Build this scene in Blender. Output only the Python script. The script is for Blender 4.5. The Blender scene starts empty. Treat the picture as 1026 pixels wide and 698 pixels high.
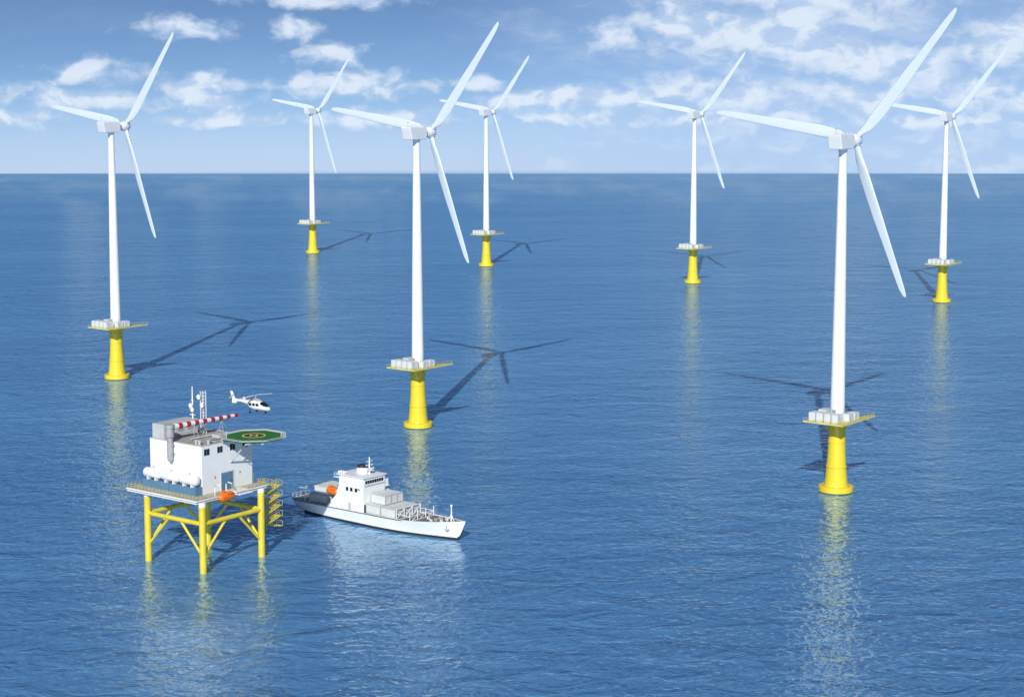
import bpy, math, random
from mathutils import Vector, Matrix
R = math.radians
PI = math.pi
random.seed(7)
scene = bpy.context.scene
col = scene.collection

# ------------------------------------------------------------------ camera
cam_d = bpy.data.cameras.new('camera')
cam = bpy.data.objects.new('camera', cam_d)
col.objects.link(cam)
cam.location = (0, 0, 100)
cam.rotation_euler = (R(90 - 6.623), 0, 0)
cam_d.sensor_width = 36
cam_d.lens = 36 * 1800 / 1026
cam_d.shift_y = -49 / 1026
cam_d.clip_start = 1
cam_d.clip_end = 20000
scene.camera = cam

# ------------------------------------------------------------------ light
SUN_EL, SUN_AZ = 30.3, 7.8          # light travels forward and slightly right
sd = bpy.data.lights.new('sun', 'SUN')
sun = bpy.data.objects.new('sun', sd)
col.objects.link(sun)
sd.energy = 4.6
sd.angle = R(0.5)
sd.color = (1, .98, .93)
trav = Vector((math.sin(R(SUN_AZ)) * math.cos(R(SUN_EL)), math.cos(R(SUN_AZ)) * math.cos(R(SUN_EL)), -math.sin(R(SUN_EL))))
sun.rotation_euler = trav.to_track_quat('-Z', 'Y').to_euler()
sun.location = (-40, -300, 250)

scene.view_settings.view_transform = 'Standard'
scene.view_settings.look = 'None'
scene.view_settings.exposure = 0
scene.view_settings.gamma = 1

# ------------------------------------------------------------------ sky
SKY_STRENGTH = .09
world = bpy.data.worlds.new('World')
scene.world = world
world.use_nodes = True
nt = world.node_tree
nt.nodes.clear()


class G:
    """tiny node graph helper"""
    def __init__(s, nt): s.nt = nt

    def node(s, t, **kw):
        n = s.nt.nodes.new(t)
        for k, v in kw.items(): setattr(n, k, v)
        return n

    def put(s, sock, v):
        if hasattr(v, 'is_linked') or hasattr(v, 'links'): s.nt.links.new(v, sock)
        elif isinstance(v, (tuple, list)) and len(v) == 3 and sock.type == 'RGBA': sock.default_value = (*v, 1)
        else: sock.default_value = v

    def math(s, op, a, b=None, c=None, clamp=False):
        n = s.node('ShaderNodeMath', operation=op, use_clamp=clamp)
        for i, v in enumerate((a, b, c)):
            if v is not None: s.put(n.inputs[i], v)
        return n.outputs[0]

    def vmath(s, op, a, b=None):
        n = s.node('ShaderNodeVectorMath', operation=op)
        s.put(n.inputs[0], a)
        if b is not None: s.put(n.inputs[1], b)
        return n.outputs['Value'] if op == 'LENGTH' else n.outputs[0]

    def noise(s, vec, scale, detail=4, rough=.5, dist=0):
        n = s.node('ShaderNodeTexNoise')
        s.put(n.inputs['Vector'], vec)
        n.inputs['Scale'].default_value = scale
        n.inputs['Detail'].default_value = detail
        n.inputs['Roughness'].default_value = rough
        n.inputs['Distortion'].default_value = dist
        return n.outputs['Fac']

    def smooth(s, v, a, b, lo=0., hi=1.):
        n = s.node('ShaderNodeMapRange', interpolation_type='SMOOTHSTEP')
        s.put(n.inputs[0], v)
        n.inputs[1].default_value = a; n.inputs[2].default_value = b
        n.inputs[3].default_value = lo; n.inputs[4].default_value = hi
        return n.outputs[0]

    def mix(s, f, a, b):
        n = s.node('ShaderNodeMix', data_type='RGBA')
        s.put(n.inputs[0], f); s.put(n.inputs[6], a); s.put(n.inputs[7], b)
        return n.outputs[2]


def comb(g, x, y, z):
    n = g.node('ShaderNodeCombineXYZ')
    for i, v in enumerate((x, y, z)): g.put(n.inputs[i], v)
    return n.outputs[0]


g = G(nt)
tc = g.node('ShaderNodeTexCoord').outputs['Generated']
sep = g.node('ShaderNodeSeparateXYZ')
nt.links.new(tc, sep.inputs[0])
X, Y, Z = sep.outputs
# the sea's rim lies about 2.6 degrees below eye level: the sky starts there
zr = g.math('MULTIPLY', g.math('MAXIMUM', g.math('ADD', Z, .046), 0.), 3.0)
zr = g.math('ADD', zr, .035)
skyv = comb(g, X, Y, zr)
sky = g.node('ShaderNodeTexSky')
sky.sky_type = 'NISHITA'
sky.sun_disc = False
sky.sun_elevation = R(SUN_EL)
sky.sun_rotation = R(180 + SUN_AZ)
sky.air_density = 1.0
sky.dust_density = .6
sky.ozone_density = 2.0
nt.links.new(skyv, sky.inputs['Vector'])
az = g.math('MULTIPLY', g.math('ARCTAN2', X, Y), 18.)       # 18 units per radian
el = g.math('MULTIPLY', Z, 18.)
P2 = comb(g, az, el, 0.)
# warp so that cloud rims are ragged
warp = g.node('ShaderNodeTexNoise')
warp.inputs['Scale'].default_value = 2.2
warp.inputs['Detail'].default_value = 5
nt.links.new(g.vmath('MULTIPLY', P2, (1., 2., 1.)), warp.inputs['Vector'])
wv = g.vmath('MULTIPLY', g.vmath('SUBTRACT', warp.outputs['Color'], (.5, .5, .5)), (.35, .18, 0.))
PW = g.vmath('ADD', P2, wv)
# cloud banks: (azimuth, elevation, half width, half height) in 1/18 rad
BL = [(-3.25, .60, .62, .12), (-2.12, .62, .32, .17), (-1.8, .90, .9, .10), (-1.78, .36, .38, .15), (-4.1, .17, .50, .17),
      (-4.3, -.07, .72, .13), (-3.1, .05, .50, .14), (-3.0, -.10, .55, .12), (-1.63, .06, .85, .16), (-4.95, -.26, .60, .10), (-2.8, -.28, .70, .08),
      (-1.3, -.27, .85, .10), (-.3, .06, .30, .08), (.0, -.1, .55, .09), (.75, -.06, .95, .15), (1.0, .55, .30, .22), (1.7, .65, .70, .30),
      (2.7, .55, 1.5, .42), (3.6, .25, .9, .28), (1.6, .0, .65, .18), (2.3, -.05, .75, .18), (3.4, -.08, .9, .22), (4.4, .02, .7, .22),
      (4.9, .45, .8, .30), (5.1, -.1, .6, .16), (3.0, .9, 1.4, .2), (.6, -.28, .9, .08), (-5.2, -.02, .35, .10), (2.2, -.27, 1.1, .09), (4.2, -.30, 1.0, .08)]
acc = None
for (a_, e_, w_, h_) in BL:
    d = g.vmath('MULTIPLY', g.vmath('SUBTRACT', PW, (a_, e_, 0.)), (1 / w_, 1 / h_, 0.))
    v = g.math('MULTIPLY', g.math('SUBTRACT', 1.1, g.vmath('LENGTH', d)), 1.3)
    acc = v if acc is None else g.math('SMOOTH_MAX', acc, v, .25)
acc = g.math('MAXIMUM', acc, -1.)
n1 = g.noise(g.vmath('MULTIPLY', PW, (1., 1.5, 1.)), 3.0, 8, .54)
n2 = g.noise(g.vmath('MULTIPLY', g.vmath('ADD', PW, (0.06, -.12, 0.)), (1., 1.5, 1.)), 3.0, 8, .54)
dens = g.math('ADD', acc, g.math('MULTIPLY', g.math('SUBTRACT', n1, .5), g.smooth(az, -.5, 1.5, 3.2, 2.5)))
cov = g.smooth(dens, -.15, 1.2)
# thin veil of high cloud, stronger on the right side of the sky
veil = g.noise(g.vmath('MULTIPLY', PW, (.35, 1.5, 1.)), 1.7, 6, .6)
veil = g.math('MULTIPLY', g.smooth(veil, .42, .75), g.smooth(az, -1.5, 2.0, .06, .72))
# broken cloud elsewhere in the upper sky, only seen mirrored in the water
cov = g.math('MAXIMUM', g.math('MULTIPLY', cov, .88), veil)
shade = g.smooth(g.math('SUBTRACT', n1, n2), -.13, .10)
ccol = g.mix(shade, (5.6, 7.2, 9.8), (8.6, 9.6, 10.9))
hz = g.smooth(Z, -.05, .012, .75, 0.)
hsv = g.node('ShaderNodeHueSaturation')
hsv.inputs['Saturation'].default_value = 1.0
nt.links.new(g.vmath('MULTIPLY', sky.outputs[0], (.84, .98, 1.15)), hsv.inputs['Color'])
base = g.mix(hz, hsv.outputs[0], (5.7, 7.1, 10.3))
base = g.mix(g.math('MULTIPLY', g.smooth(az, -1.2, 2.5, .0, .5), g.smooth(Z, .04, .10, 1., 0.)), base, (4.6, 6.7, 10.2))
up = g.smooth(Z, .07, .2)                      # the banks end; clear blue above
cov = g.math('MULTIPLY', cov, g.math('SUBTRACT', 1., up))
fin = g.mix(cov, base, ccol)
rim = g.smooth(Z, -.0463, -.0432, .75, 0.)      # thin band of sea haze hugging the horizon
fin = g.mix(rim, fin, (3.2, 4.9, 7.4))
bg = g.node('ShaderNodeBackground')
bg.inputs['Strength'].default_value = SKY_STRENGTH
nt.links.new(fin, bg.inputs['Color'])
wo = g.node('ShaderNodeOutputWorld')
nt.links.new(bg.outputs[0], wo.inputs[0])


# ------------------------------------------------------------------ materials
def mat(name, color, rough=.5, var=.06, scale=1.0, metal=0., streak=0., dirt=(.3, .28, .24), bump=0., spec=.5, seams=None):
    m = bpy.data.materials.new(name)
    m.use_nodes = True
    t = m.node_tree
    b = t.nodes['Principled BSDF']
    q = G(t)
    oc = q.node('ShaderNodeTexCoord').outputs['Object']
    n = q.noise(oc, scale, 6, .6)
    dark = tuple(c * (1 - var * 2) for c in color)
    lite = tuple(min(1, c * (1 + var)) for c in color)
    c = q.mix(q.smooth(n, .3, .7), dark, lite)
    if streak:
        n3 = q.noise(q.vmath('MULTIPLY', oc, (2.2, 2.2, .18)), 1.3, 5, .65)
        c = q.mix(q.math('MULTIPLY', q.smooth(n3, .52, .78), streak), c, dirt)
    if seams:
        s3 = q.node('ShaderNodeSeparateXYZ'); t.links.new(oc, s3.inputs[0])
        f = q.math('FRACT', q.math('DIVIDE', s3.outputs[2], seams[0]))
        c = q.mix(q.math('MULTIPLY', q.math('LESS_THAN', f, seams[1] / seams[0]), seams[2]), c, tuple(x * .5 for x in color))
    t.links.new(c, b.inputs['Base Color'])
    b.inputs['Roughness'].default_value = rough
    b.inputs['Metallic'].default_value = metal
    b.inputs['Specular IOR Level'].default_value = spec
    if bump:
        bn = q.node('ShaderNodeBump'); bn.inputs['Distance'].default_value = bump
        t.links.new(n, bn.inputs['Height']); t.links.new(bn.outputs[0], b.inputs['Normal'])
    return m


M = {
    'white': mat('white_paint', (.80, .81, .81), .38, .02, .25, streak=.10),
    'tower': mat('tower_paint', (.80, .82, .83), .35, .015, .15, seams=(17., .12, .35)),
    'blade': mat('blade_paint', (.58, .65, .70), .3, .015, .1),
    'nacelle': mat('nacelle_paint', (.69, .71, .73), .4, .02, .3, streak=.08),
    'yellow': mat('yellow_paint', (.76, .59, .03), .35, .03, .3, streak=.16, dirt=(.42, .26, .05), seams=(6.1, .10, .4)),
    'yellow2': mat('yellow_paint_plain', (.70, .57, .045), .42, .05, .5, streak=.25, dirt=(.38, .24, .06)),
    'plate': mat('platform_plate', (.62, .56, .16), .6, .08, .6),
    'unit': mat('unit_grey_white', (.62, .65, .66), .5, .04, .8, streak=.2),
    'cont': mat('container_paint', (.64, .66, .65), .5, .04, .8, streak=.22),
    'grey': mat('grey_paint', (.33, .34, .35), .5, .06, .6, streak=.2, dirt=(.18, .17, .16)),
    'lgrey': mat('light_grey_paint', (.50, .51, .50), .55, .05, .6, streak=.2),
    'roof': mat('roof_membrane', (.36, .35, .33), .8, .10, .8, bump=.05),
    'deck': mat('deck_plate', (.42, .40, .34), .8, .10, .7, bump=.03),
    'dark': mat('dark_paint', (.03, .035, .04), .4, .1, 1.),
    'glass': mat('window_glass', (.012, .016, .022), .08, .1, .5),
    'blue': mat('blue_grey_paint', (.10, .21, .33), .5, .05, .6, streak=.2, dirt=(.1, .16, .2)),
    'red': mat('red_paint', (.42, .02, .03), .4, .06, 1.),
    'orange': mat('orange_paint', (.85, .17, .01), .38, .04, 1.),
    'green': mat('helideck_green', (.02, .16, .03), .7, .10, .8),
    'mark': mat('marking_yellow', (.78, .62, .06), .6, .05, 1.),
    'wmark': mat('marking_white', (.78, .79, .78), .6, .03, 1.),
    'shipdeck': mat('ship_deck_grey', (.17, .18, .17), .8, .12, .7, bump=.02),
    'boot': mat('boot_stripe', (.02, .025, .02), .5, .1, 1.),
}


# water
def water_material():
    m = bpy.data.materials.new('sea_water')
    m.use_nodes = True
    t = m.node_tree
    b = t.nodes['Principled BSDF']
    q = G(t)
    oc = q.node('ShaderNodeTexCoord').outputs['Object']
    rot = q.node('ShaderNodeVectorRotate'); rot.rotation_type = 'Z_AXIS'; rot.inputs['Angle'].default_value = R(-7)
    t.links.new(oc, rot.inputs['Vector'])
    v = rot.outputs[0]
    swell = q.noise(q.vmath('MULTIPLY', v, (.5, 1., 1.)), .055, 3, .5, .4)
    chop = q.noise(q.vmath('MULTIPLY', v, (.8, 1., 1.)), .22, 4, .55, .5)
    small = q.noise(q.vmath('MULTIPLY', v, (.9, 1., 1.)), 1.0, 3, .55, .3)
    h = q.math('MULTIPLY', swell, 1.1)
    h = q.math('ADD', h, q.math('MULTIPLY', chop, .34))
    h = q.math('ADD', h, q.math('MULTIPLY', small, .10))
    rip = q.noise(v, .55, 1, .4, .3)
    h = q.math('ADD', h, q.math('MULTIPLY', rip, .34))
    bn = q.node('ShaderNodeBump')
    bn.inputs['Strength'].default_value = 1.0
    bn.inputs['Distance'].default_value = .8
    t.links.new(h, bn.inputs['Height'])
    patch = q.noise(q.vmath('MULTIPLY', v, (.4, 1., 1.)), .012, 4, .55)
    c = q.mix(q.smooth(patch, .3, .7), (.084, .234, .470), (.106, .280, .535))
    # body colour of the water plus a mirror layer; a rough sea never reflects much more than a third, even at grazing angles
    t.nodes.remove(b)
    df = q.node('ShaderNodeBsdfDiffuse'); t.links.new(c, df.inputs['Color'])
    lump = q.noise(q.vmath('MULTIPLY', v, (.75, 1., 1.)), .12, 5, .6, .6)
    h2 = q.math('ADD', q.math('MULTIPLY', h, .8), q.math('MULTIPLY', lump, 2.4))
    bn2 = q.node('ShaderNodeBump'); bn2.inputs['Distance'].default_value = 1.
    t.links.new(h2, bn2.inputs['Height']); t.links.new(bn2.outputs[0], df.inputs['Normal'])
    gl = q.node('ShaderNodeBsdfGlossy'); gl.inputs['Roughness'].default_value = .015; gl.inputs['Color'].default_value = (.85, 1, 1, 1)
    t.links.new(bn.outputs[0], gl.inputs['Normal'])
    fr = q.node('ShaderNodeFresnel'); fr.inputs['IOR'].default_value = 1.33
    t.links.new(bn.outputs[0], fr.inputs['Normal'])
    fac = q.math('MINIMUM', q.math('MULTIPLY', fr.outputs[0], 3.4), .37)
    mx = q.node('ShaderNodeMixShader')
    t.links.new(fac, mx.inputs[0]); t.links.new(df.outputs[0], mx.inputs[1]); t.links.new(gl.outputs[0], mx.inputs[2])
    t.links.new(mx.outputs[0], t.nodes['Material Output'].inputs['Surface'])
    return m


M['water'] = water_material()


# ------------------------------------------------------------------ mesh helpers
class MB:
    def __init__(s): s.v = []; s.f = []; s.m = []; s.sm = []

    def add(s, vs, fs, mi=0, smooth=False):
        o = len(s.v); s.v += [tuple(p) for p in vs]
        for f in fs: s.f.append([i + o for i in f]); s.m.append(mi); s.sm.append(smooth)
        return s

    def box(s, x0, x1, y0, y1, z0, z1, mi=0):
        vs = [(x, y, z) for z in (z0, z1) for y in (y0, y1) for x in (x0, x1)]
        return s.add(vs, [(0, 2, 3, 1), (4, 5, 7, 6), (0, 1, 5, 4), (2, 6, 7, 3), (0, 4, 6, 2), (1, 3, 7, 5)], mi)

    def tube(s, pts, rad, n=10, mi=0, smooth=True, caps=True):
        """round bar through points; rad a number or one radius per point"""
        pts = [Vector(p) for p in pts]
        if not isinstance(rad, (list, tuple)): rad = [rad] * len(pts)
        rings = []
        for i, p in enumerate(pts):
            a = pts[max(i - 1, 0)]; b = pts[min(i + 1, len(pts) - 1)]
            d = (b - a)
            if d.length < 1e-9: d = Vector((0, 0, 1))
            d.normalize()
            ref = Vector((0, 0, 1)) if abs(d.z) < .9 else Vector((1, 0, 0))
            e1 = d.cross(ref).normalized(); e2 = d.cross(e1).normalized()
            rings.append([p + (e1 * math.cos(2 * PI * k / n) + e2 * math.sin(2 * PI * k / n)) * rad[i] for k in range(n)])
        vs = [q for r in rings for q in r]; fs = []
        for i in range(len(pts) - 1):
            for k in range(n):
                k2 = (k + 1) % n
                fs.append((i * n + k, i * n + k2, (i + 1) * n + k2, (i + 1) * n + k))
        s.add(vs, fs, mi, smooth)
        if caps:
            s.add(rings[0], [tuple(range(n))], mi); s.add(rings[-1], [tuple(reversed(range(n)))], mi)
        return s

    def lathe(s, prof, n=32, mi=0, smooth=True, c=(0, 0), split=False):
        """profile [(r,z)] round the z axis"""
        for (r0, z0), (r1, z1) in zip(prof[:-1], prof[1:]):
            flat = abs(z1 - z0) < 1e-6
            vs = []
            for k in range(n):
                a = 2 * PI * k / n
                vs.append((c[0] + r0 * math.cos(a), c[1] + r0 * math.sin(a), z0))
            for k in range(n):
                a = 2 * PI * k / n
                vs.append((c[0] + r1 * math.cos(a), c[1] + r1 * math.sin(a), z1))
            s.add(vs, [(k, (k + 1) % n, n + (k + 1) % n, n + k) for k in range(n)], mi, smooth and not flat)
        return s

    def prism(s, poly, z0, z1, mi=0):
        n = len(poly)
        vs = [(x, y, z0) for x, y in poly] + [(x, y, z1) for x, y in poly]
        return s.add(vs, [tuple(reversed(range(n))), tuple(range(n, 2 * n))] + [(k, (k + 1) % n, n + (k + 1) % n, n + k) for k in range(n)], mi)

    def prism_y(s, poly, y0, y1, mi=0):
        n = len(poly)
        vs = [(x, y0, z) for x, z in poly] + [(x, y1, z) for x, z in poly]
        return s.add(vs, [tuple(range(n)), tuple(reversed(range(n, 2 * n)))] + [(k, n + k, n + (k + 1) % n, (k + 1) % n) for k in range(n)], mi)

    def loft(s, rings, mi=0, smooth=True, caps=True, closed=True):
        n = len(rings[0]); vs = [q for r in rings for q in r]; fs = []
        for i in range(len(rings) - 1):
            for k in range(n if closed else n - 1):
                k2 = (k + 1) % n
                fs.append((i * n + k, i * n + k2, (i + 1) * n + k2, (i + 1) * n + k))
        s.add(vs, fs, mi, smooth)
        if caps:
            s.add(rings[0], [tuple(reversed(range(n)))], mi); s.add(rings[-1], [tuple(range(n))], mi)
        return s

    def build(s, name, mats, parent=None, bevel=0., weld=False):
        me = bpy.data.meshes.new(name)
        me.from_pydata(s.v, [], s.f)
        if not isinstance(mats, (list, tuple)): mats = [mats]
        for m in mats: me.materials.append(M[m])
        for p, mi, sm in zip(me.polygons, s.m, s.sm):
            p.material_index = mi; p.use_smooth = sm
        import bmesh
        bm = bmesh.new(); bm.from_mesh(me)
        if weld: bmesh.ops.remove_doubles(bm, verts=bm.verts, dist=1e-4)
        bmesh.ops.recalc_face_normals(bm, faces=bm.faces)
        bm.to_mesh(me); bm.free()
        o = bpy.data.objects.new(name, me)
        col.objects.link(o)
        if parent: o.parent = parent
        if bevel:
            b = o.modifiers.new('bevel', 'BEVEL'); b.width = bevel; b.segments = 2; b.limit_method = 'ANGLE'
        return o


def thing(name, label, cat, loc=(0, 0, 0), rz=0, group=None, rot=None):
    o = bpy.data.objects.new(name, None)
    col.objects.link(o)
    o.location = loc
    o.rotation_euler = rot if rot else (0, 0, R(rz))
    o.empty_display_size = 1
    o['label'] = label; o['category'] = cat
    if group: o['group'] = group
    return o


def copy_tree(o, parent=None):
    c = o.copy(); col.objects.link(c)
    if parent: c.parent = parent
    for ch in [k for k in bpy.data.objects if k.parent == o]: copy_tree(ch, c)
    return c


def local(o, ang, u, v, z):
    a = R(ang)
    return (o[0] + u * math.cos(a) - v * math.sin(a), o[1] + u * math.sin(a) + v * math.cos(a), z)


# ------------------------------------------------------------------ water sheet
def sea():
    ys = [-600, -200, 0, 100, 200, 300, 400, 500, 700, 900, 1100, 1300, 1500]
    ys += [1500 + 50 * i for i in range(1, 60)]
    xs = [-6000, -3000, -1500, -750, -400, -200, 0, 200, 400, 750, 1500, 3000, 6000]
    k = 1.666e-5
    vs = [(x, y, -k * max(0, y - 1500) ** 2) for y in ys for x in xs]
    n = len(xs); fs = []
    for j in range(len(ys) - 1):
        for i in range(n - 1):
            fs.append((j * n + i, j * n + i + 1, (j + 1) * n + i + 1, (j + 1) * n + i))
    b = MB(); b.add(vs, fs, 0, True)
    o = b.build('water', 'water')
    o['kind'] = 'structure'


sea()


# ------------------------------------------------------------------ wind turbines
HUBZ = 87.8
AX = -38          # frame angle: x along the rotor plane, y along the rotor axis, away from the viewer


def blade_mesh():
    b = MB()
    st = [(1.1, 1.5, 1.5, 0), (2.4, 1.55, 1.45, 0), (4.5, 2.4, 1.2, 14), (7.2, 2.8, .95, 14), (9.5, 3.0, .8, 12), (14, 2.85, .62, 9),
          (20, 2.7, .46, 7), (27, 2.15, .33, 4), (34, 1.8, .24, 2), (38.5, 1.5, .2, 1), (40.3, .95, .1, 0), (40.9, .3, .05, 0)]
    rings = []
    n = 20
    for r, c, t, tw in st:
        ring = []
        rnd = max(0, min(1, (4.5 - r) / 2.5))           # round root to aerofoil
        for k in range(n):
            a = 2 * PI * k / n
            x = math.cos(a); y = math.sin(a)
            # chordwise: leading edge at -.28c, trailing edge at +.72c
            xc = (x * .5 + .22 * (1 - rnd)) * c
            tt = t * .5 * y * (1 if rnd > .9 else (1 - .55 * (1 - rnd) * (x + 1) / 2 * 1.4))
            ca, sa = math.cos(R(tw)), math.sin(R(tw))
            ring.append((xc * ca - tt * sa, xc * sa + tt * ca, r))
        rings.append(ring)
    b.loft(rings)
    return b


def make_turbine():
    t = thing('wind_turbine', 'x', 'wind turbine', (0, 0, 0), AX, 'wind turbines of the offshore wind farm')
    # yellow foundation
    b = MB()
    b.lathe([(3.9, -4), (3.9, .25), (4.35, .25), (4.35, 1.45), (4.2, 1.6), (3.05, 1.6), (2.95, 1.9), (2.72, 4), (2.5, 6.4), (2.28, 9.6), (2.14, 12.6), (2.07, 18.2), (0, 18.2)], 48)
    b.lathe([(2.1, 12.7), (2.24, 12.7), (2.24, 12.95), (2.1, 12.95)], 48)
    b.lathe([(2.45, 6.4), (2.62, 6.4), (2.62, 6.62), (2.45, 6.62)], 48)
    b.build('foundation', 'yellow', t)
    # platform plate with long tapering walkway
    b = MB()
    b.prism([(-5.3, -8.0), (5.7, -8.0), (5.7, 2.6), (5.55, 9.6), (4.9, 9.8), (2.2, 3.0), (-5.3, 3.0)], 18.25, 18.6)
    b.build('platform_plate', 'plate', t)
    b = MB()
    path = [(-5.2, -7.9), (5.6, -7.9), (5.6, 2.6), (5.45, 9.5), (4.95, 9.6), (2.15, 2.9), (-5.2, 2.9), (-5.2, -7.9)]
    for (x0, y0), (x1, y1) in zip(path[:-1], path[1:]):
        for zz in (19.35,): b.tube([(x0, y0, zz), (x1, y1, zz)], .02, 5, caps=False)
        L = math.hypot(x1 - x0, y1 - y0); k = max(1, int(L / 1.4))
        for i in range(k):
            f = i / k; b.tube([(x0 + (x1 - x0) * f, y0 + (y1 - y0) * f, 18.6), (x0 + (x1 - x0) * f, y0 + (y1 - y0) * f, 19.35)], .02, 5, caps=False)
    b.build('railing', 'yellow2', t)
    # support brackets under the plate
    b = MB()
    for a in range(0, 360, 45):
        c, s_ = math.cos(R(a)), math.sin(R(a))
        b.tube([(2.0 * c, 2.0 * s_, 15.6), (3.6 * c, 3.6 * s_ - (1.5 if s_ < 0 else 0), 18.24)], .13, 8)
    b.build('bracket', 'yellow2', t)
    # equipment units

    def unit(x0, x1, y0, y1, h):
        b = MB(); b.box(x0, x1, y0, y1, 18.72, 18.6 + h)
        b.box(x0 + .15, x1 - .15, y0 + .15, y1 - .15, 18.6 + h, 18.68 + h)
        b.box(x0 + .1, x1 - .1, y0 + .1, y1 - .1, 18.6, 18.72)
        for k in (1, 2, 3):
            b.box(x0 + (x1 - x0) * k / 4 - .04, x0 + (x1 - x0) * k / 4 + .04, y0 - .05, y0, 18.85, 18.4 + h)
        u = b.build('equipment_unit', 'unit', t, .05)
        d = MB(); d.box(x1, x1 + .03, y0 + .35, y0 + 1.2, 18.85, 18.35 + h)
        d.build('unit_door', 'lgrey', u)
    for i in range(4): unit(-4.1 + i * 2.1, -2.4 + i * 2.1, -7.3, -4.3, 2.15)
    unit(3.0, 5.0, -3.4, -.8, 1.9)
    unit(3.0, 5.0, -.4, 2.0, 1.9)
    unit(-4.6, -2.4, -1.6, 1.6, 2.0)
    # tower
    b = MB()
    b.lathe([(1.95, 18.6), (1.95, 19.0), (1.82, 19.0), (1.78, 24), (1.55, 45), (1.25, 68), (1.0, 85.2), (1.12, 85.2), (1.12, 85.75), (0, 85.75)], 40)
    tw = b.build('tower', 'tower', t)
    b = MB(); b.box(-.45, .45, -1.98, -1.75, 19.05, 21.0)
    b.build('door', 'grey', tw)
    # nacelle
    b = MB()
    z0, z1 = 85.75, 89.4
    pr = [(-4.8, z1 - .1), (-4.6, z1), (1.6, z1), (2.7, z1 - .5), (2.9, 87), (2.3, z0), (-3.9, z0)]
    n = len(pr)
    vs = [(-1.8, y, z) for y, z in pr] + [(1.8, y, z) for y, z in pr]
    b.add(vs, [tuple(range(n)), tuple(reversed(range(n, 2 * n)))] + [(k, n + k, n + (k + 1) % n, (k + 1) % n) for k in range(n)])
    nc = b.build('nacelle', 'nacelle', t, .18)
    b = MB()
    for sx in (-1.5, 1.5):
        b.tube([(sx, -4.4, 89.9), (sx, 1.2, 89.9)], .045, 5)
        for k in range(7): b.tube([(sx, -4.4 + k * .93, 89.35), (sx, -4.4 + k * .93, 89.9)], .04, 5)
    b.tube([(-1.5, -4.4, 89.9), (1.5, -4.4, 89.9)], .045, 5)
    b.build('roof_railing', 'white', nc)
    b = MB(); b.tube([(0, -3.8, 89.3), (0, -3.8, 90.9)], .05, 6); b.box(-.35, .35, -3.9, -3.7, 90.7, 90.8)
    b.build('wind_vane', 'grey', nc)
    # hub
    b = MB()
    yy = [2.85, 3.9, 4.3, 4.9, 5.6, 6.4, 7.1, 7.7, 8.1, 8.25]; rr = [1.05, 1.05, 1.25, 1.6, 1.72, 1.75, 1.6, 1.2, .6, .05]
    b.loft([[(r * math.cos(2 * PI * k / 28), y, HUBZ + r * math.sin(2 * PI * k / 28)) for k in range(28)] for y, r in zip(yy, rr)])
    hub = b.build('hub', 'nacelle', t)
    bm_ = None
    for al in (39, 159, 279):
        if bm_ is None:
            bl = blade_mesh().build('blade', 'blade', t); bm_ = bl.data
        else:
            bl = bpy.data.objects.new('blade', bm_); col.objects.link(bl); bl.parent = t
        bl.location = (0, 6.3, HUBZ)
        bl.rotation_euler = (0, R(al), 0)
        # trailing edge on the clockwise side
    for al in (39, 159, 279):
        c = MB(); d = Vector((math.sin(R(al)), 0, math.cos(R(al)))); p = Vector((0, 6.3, HUBZ))
        c.tube([p + d * .9, p + d * 1.75], .92, 20)
        c.build('blade_collar', 'lgrey', hub)
    return t


T0 = make_turbine()
TURB = [((-138.25, 621.82), 'white wind turbine on yellow foundation at the far left, behind the platform'),
        ((-123.59, 1111.01), 'smallest and most distant white wind turbine, left of the middle'),
        ((-28.12, 530.52), 'large white wind turbine on yellow foundation directly behind the white ship'),
        ((-14.74, 1027.86), 'small distant white wind turbine just right of the large one behind the ship'),
        ((94.66, 936.06), 'small white wind turbine standing alone right of the middle, shadow close behind it'),
        ((81.44, 443.32), 'biggest and nearest white wind turbine, on yellow foundation at the right'),
        ((204.87, 850.93), 'distant white wind turbine at the far right, beyond the nearest one')]
for i, (p, lab) in enumerate(TURB):
    o = T0 if i == 0 else copy_tree(T0)
    o.location = (p[0], p[1], 0); o['label'] = lab

# ------------------------------------------------------------------ offshore platform
PO = (-66.0, 378.17); PA = -37.6
pf = thing('offshore_platform', 'offshore platform with white building, striped boom and green helideck on yellow legs', 'offshore platform', (*PO, 0), PA)
LEG = [(-8.45, -8.6), (8.55, -8.55), (8.4, 8.55), (-8.5, 8.6)]
for (x, y) in LEG:
    b = MB(); b.lathe([(.74, -6), (.74, 13.5), (.80, 13.5), (.80, 13.7), (.74, 13.7), (.74, 14.1)], 24, c=(x, y))
    lg = b.build('leg', 'yellow2', pf)
    c = MB(); c.lathe([(.78, 14.1), (.78, 15.0), (0, 15.0)], 24, c=(x, y)); c.build('leg_cap', 'white', lg)
for i in range(4):
    a = Vector((*LEG[i], 0)); b_ = Vector((*LEG[(i + 1) % 4], 0))
    m = MB(); m.tube([a + Vector((0, 0, 10.4)), b_ + Vector((0, 0, 10.4))], .5, 18)
    m.build('beam', 'yellow2', pf)
    for p, q in ((a, b_), (b_, a)):
        m = MB(); m.tube([p + Vector((0, 0, 3.4)), p.lerp(q, .39) + Vector((0, 0, 10.2))], .29, 14)
        m.build('brace', 'yellow2', pf)
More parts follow.
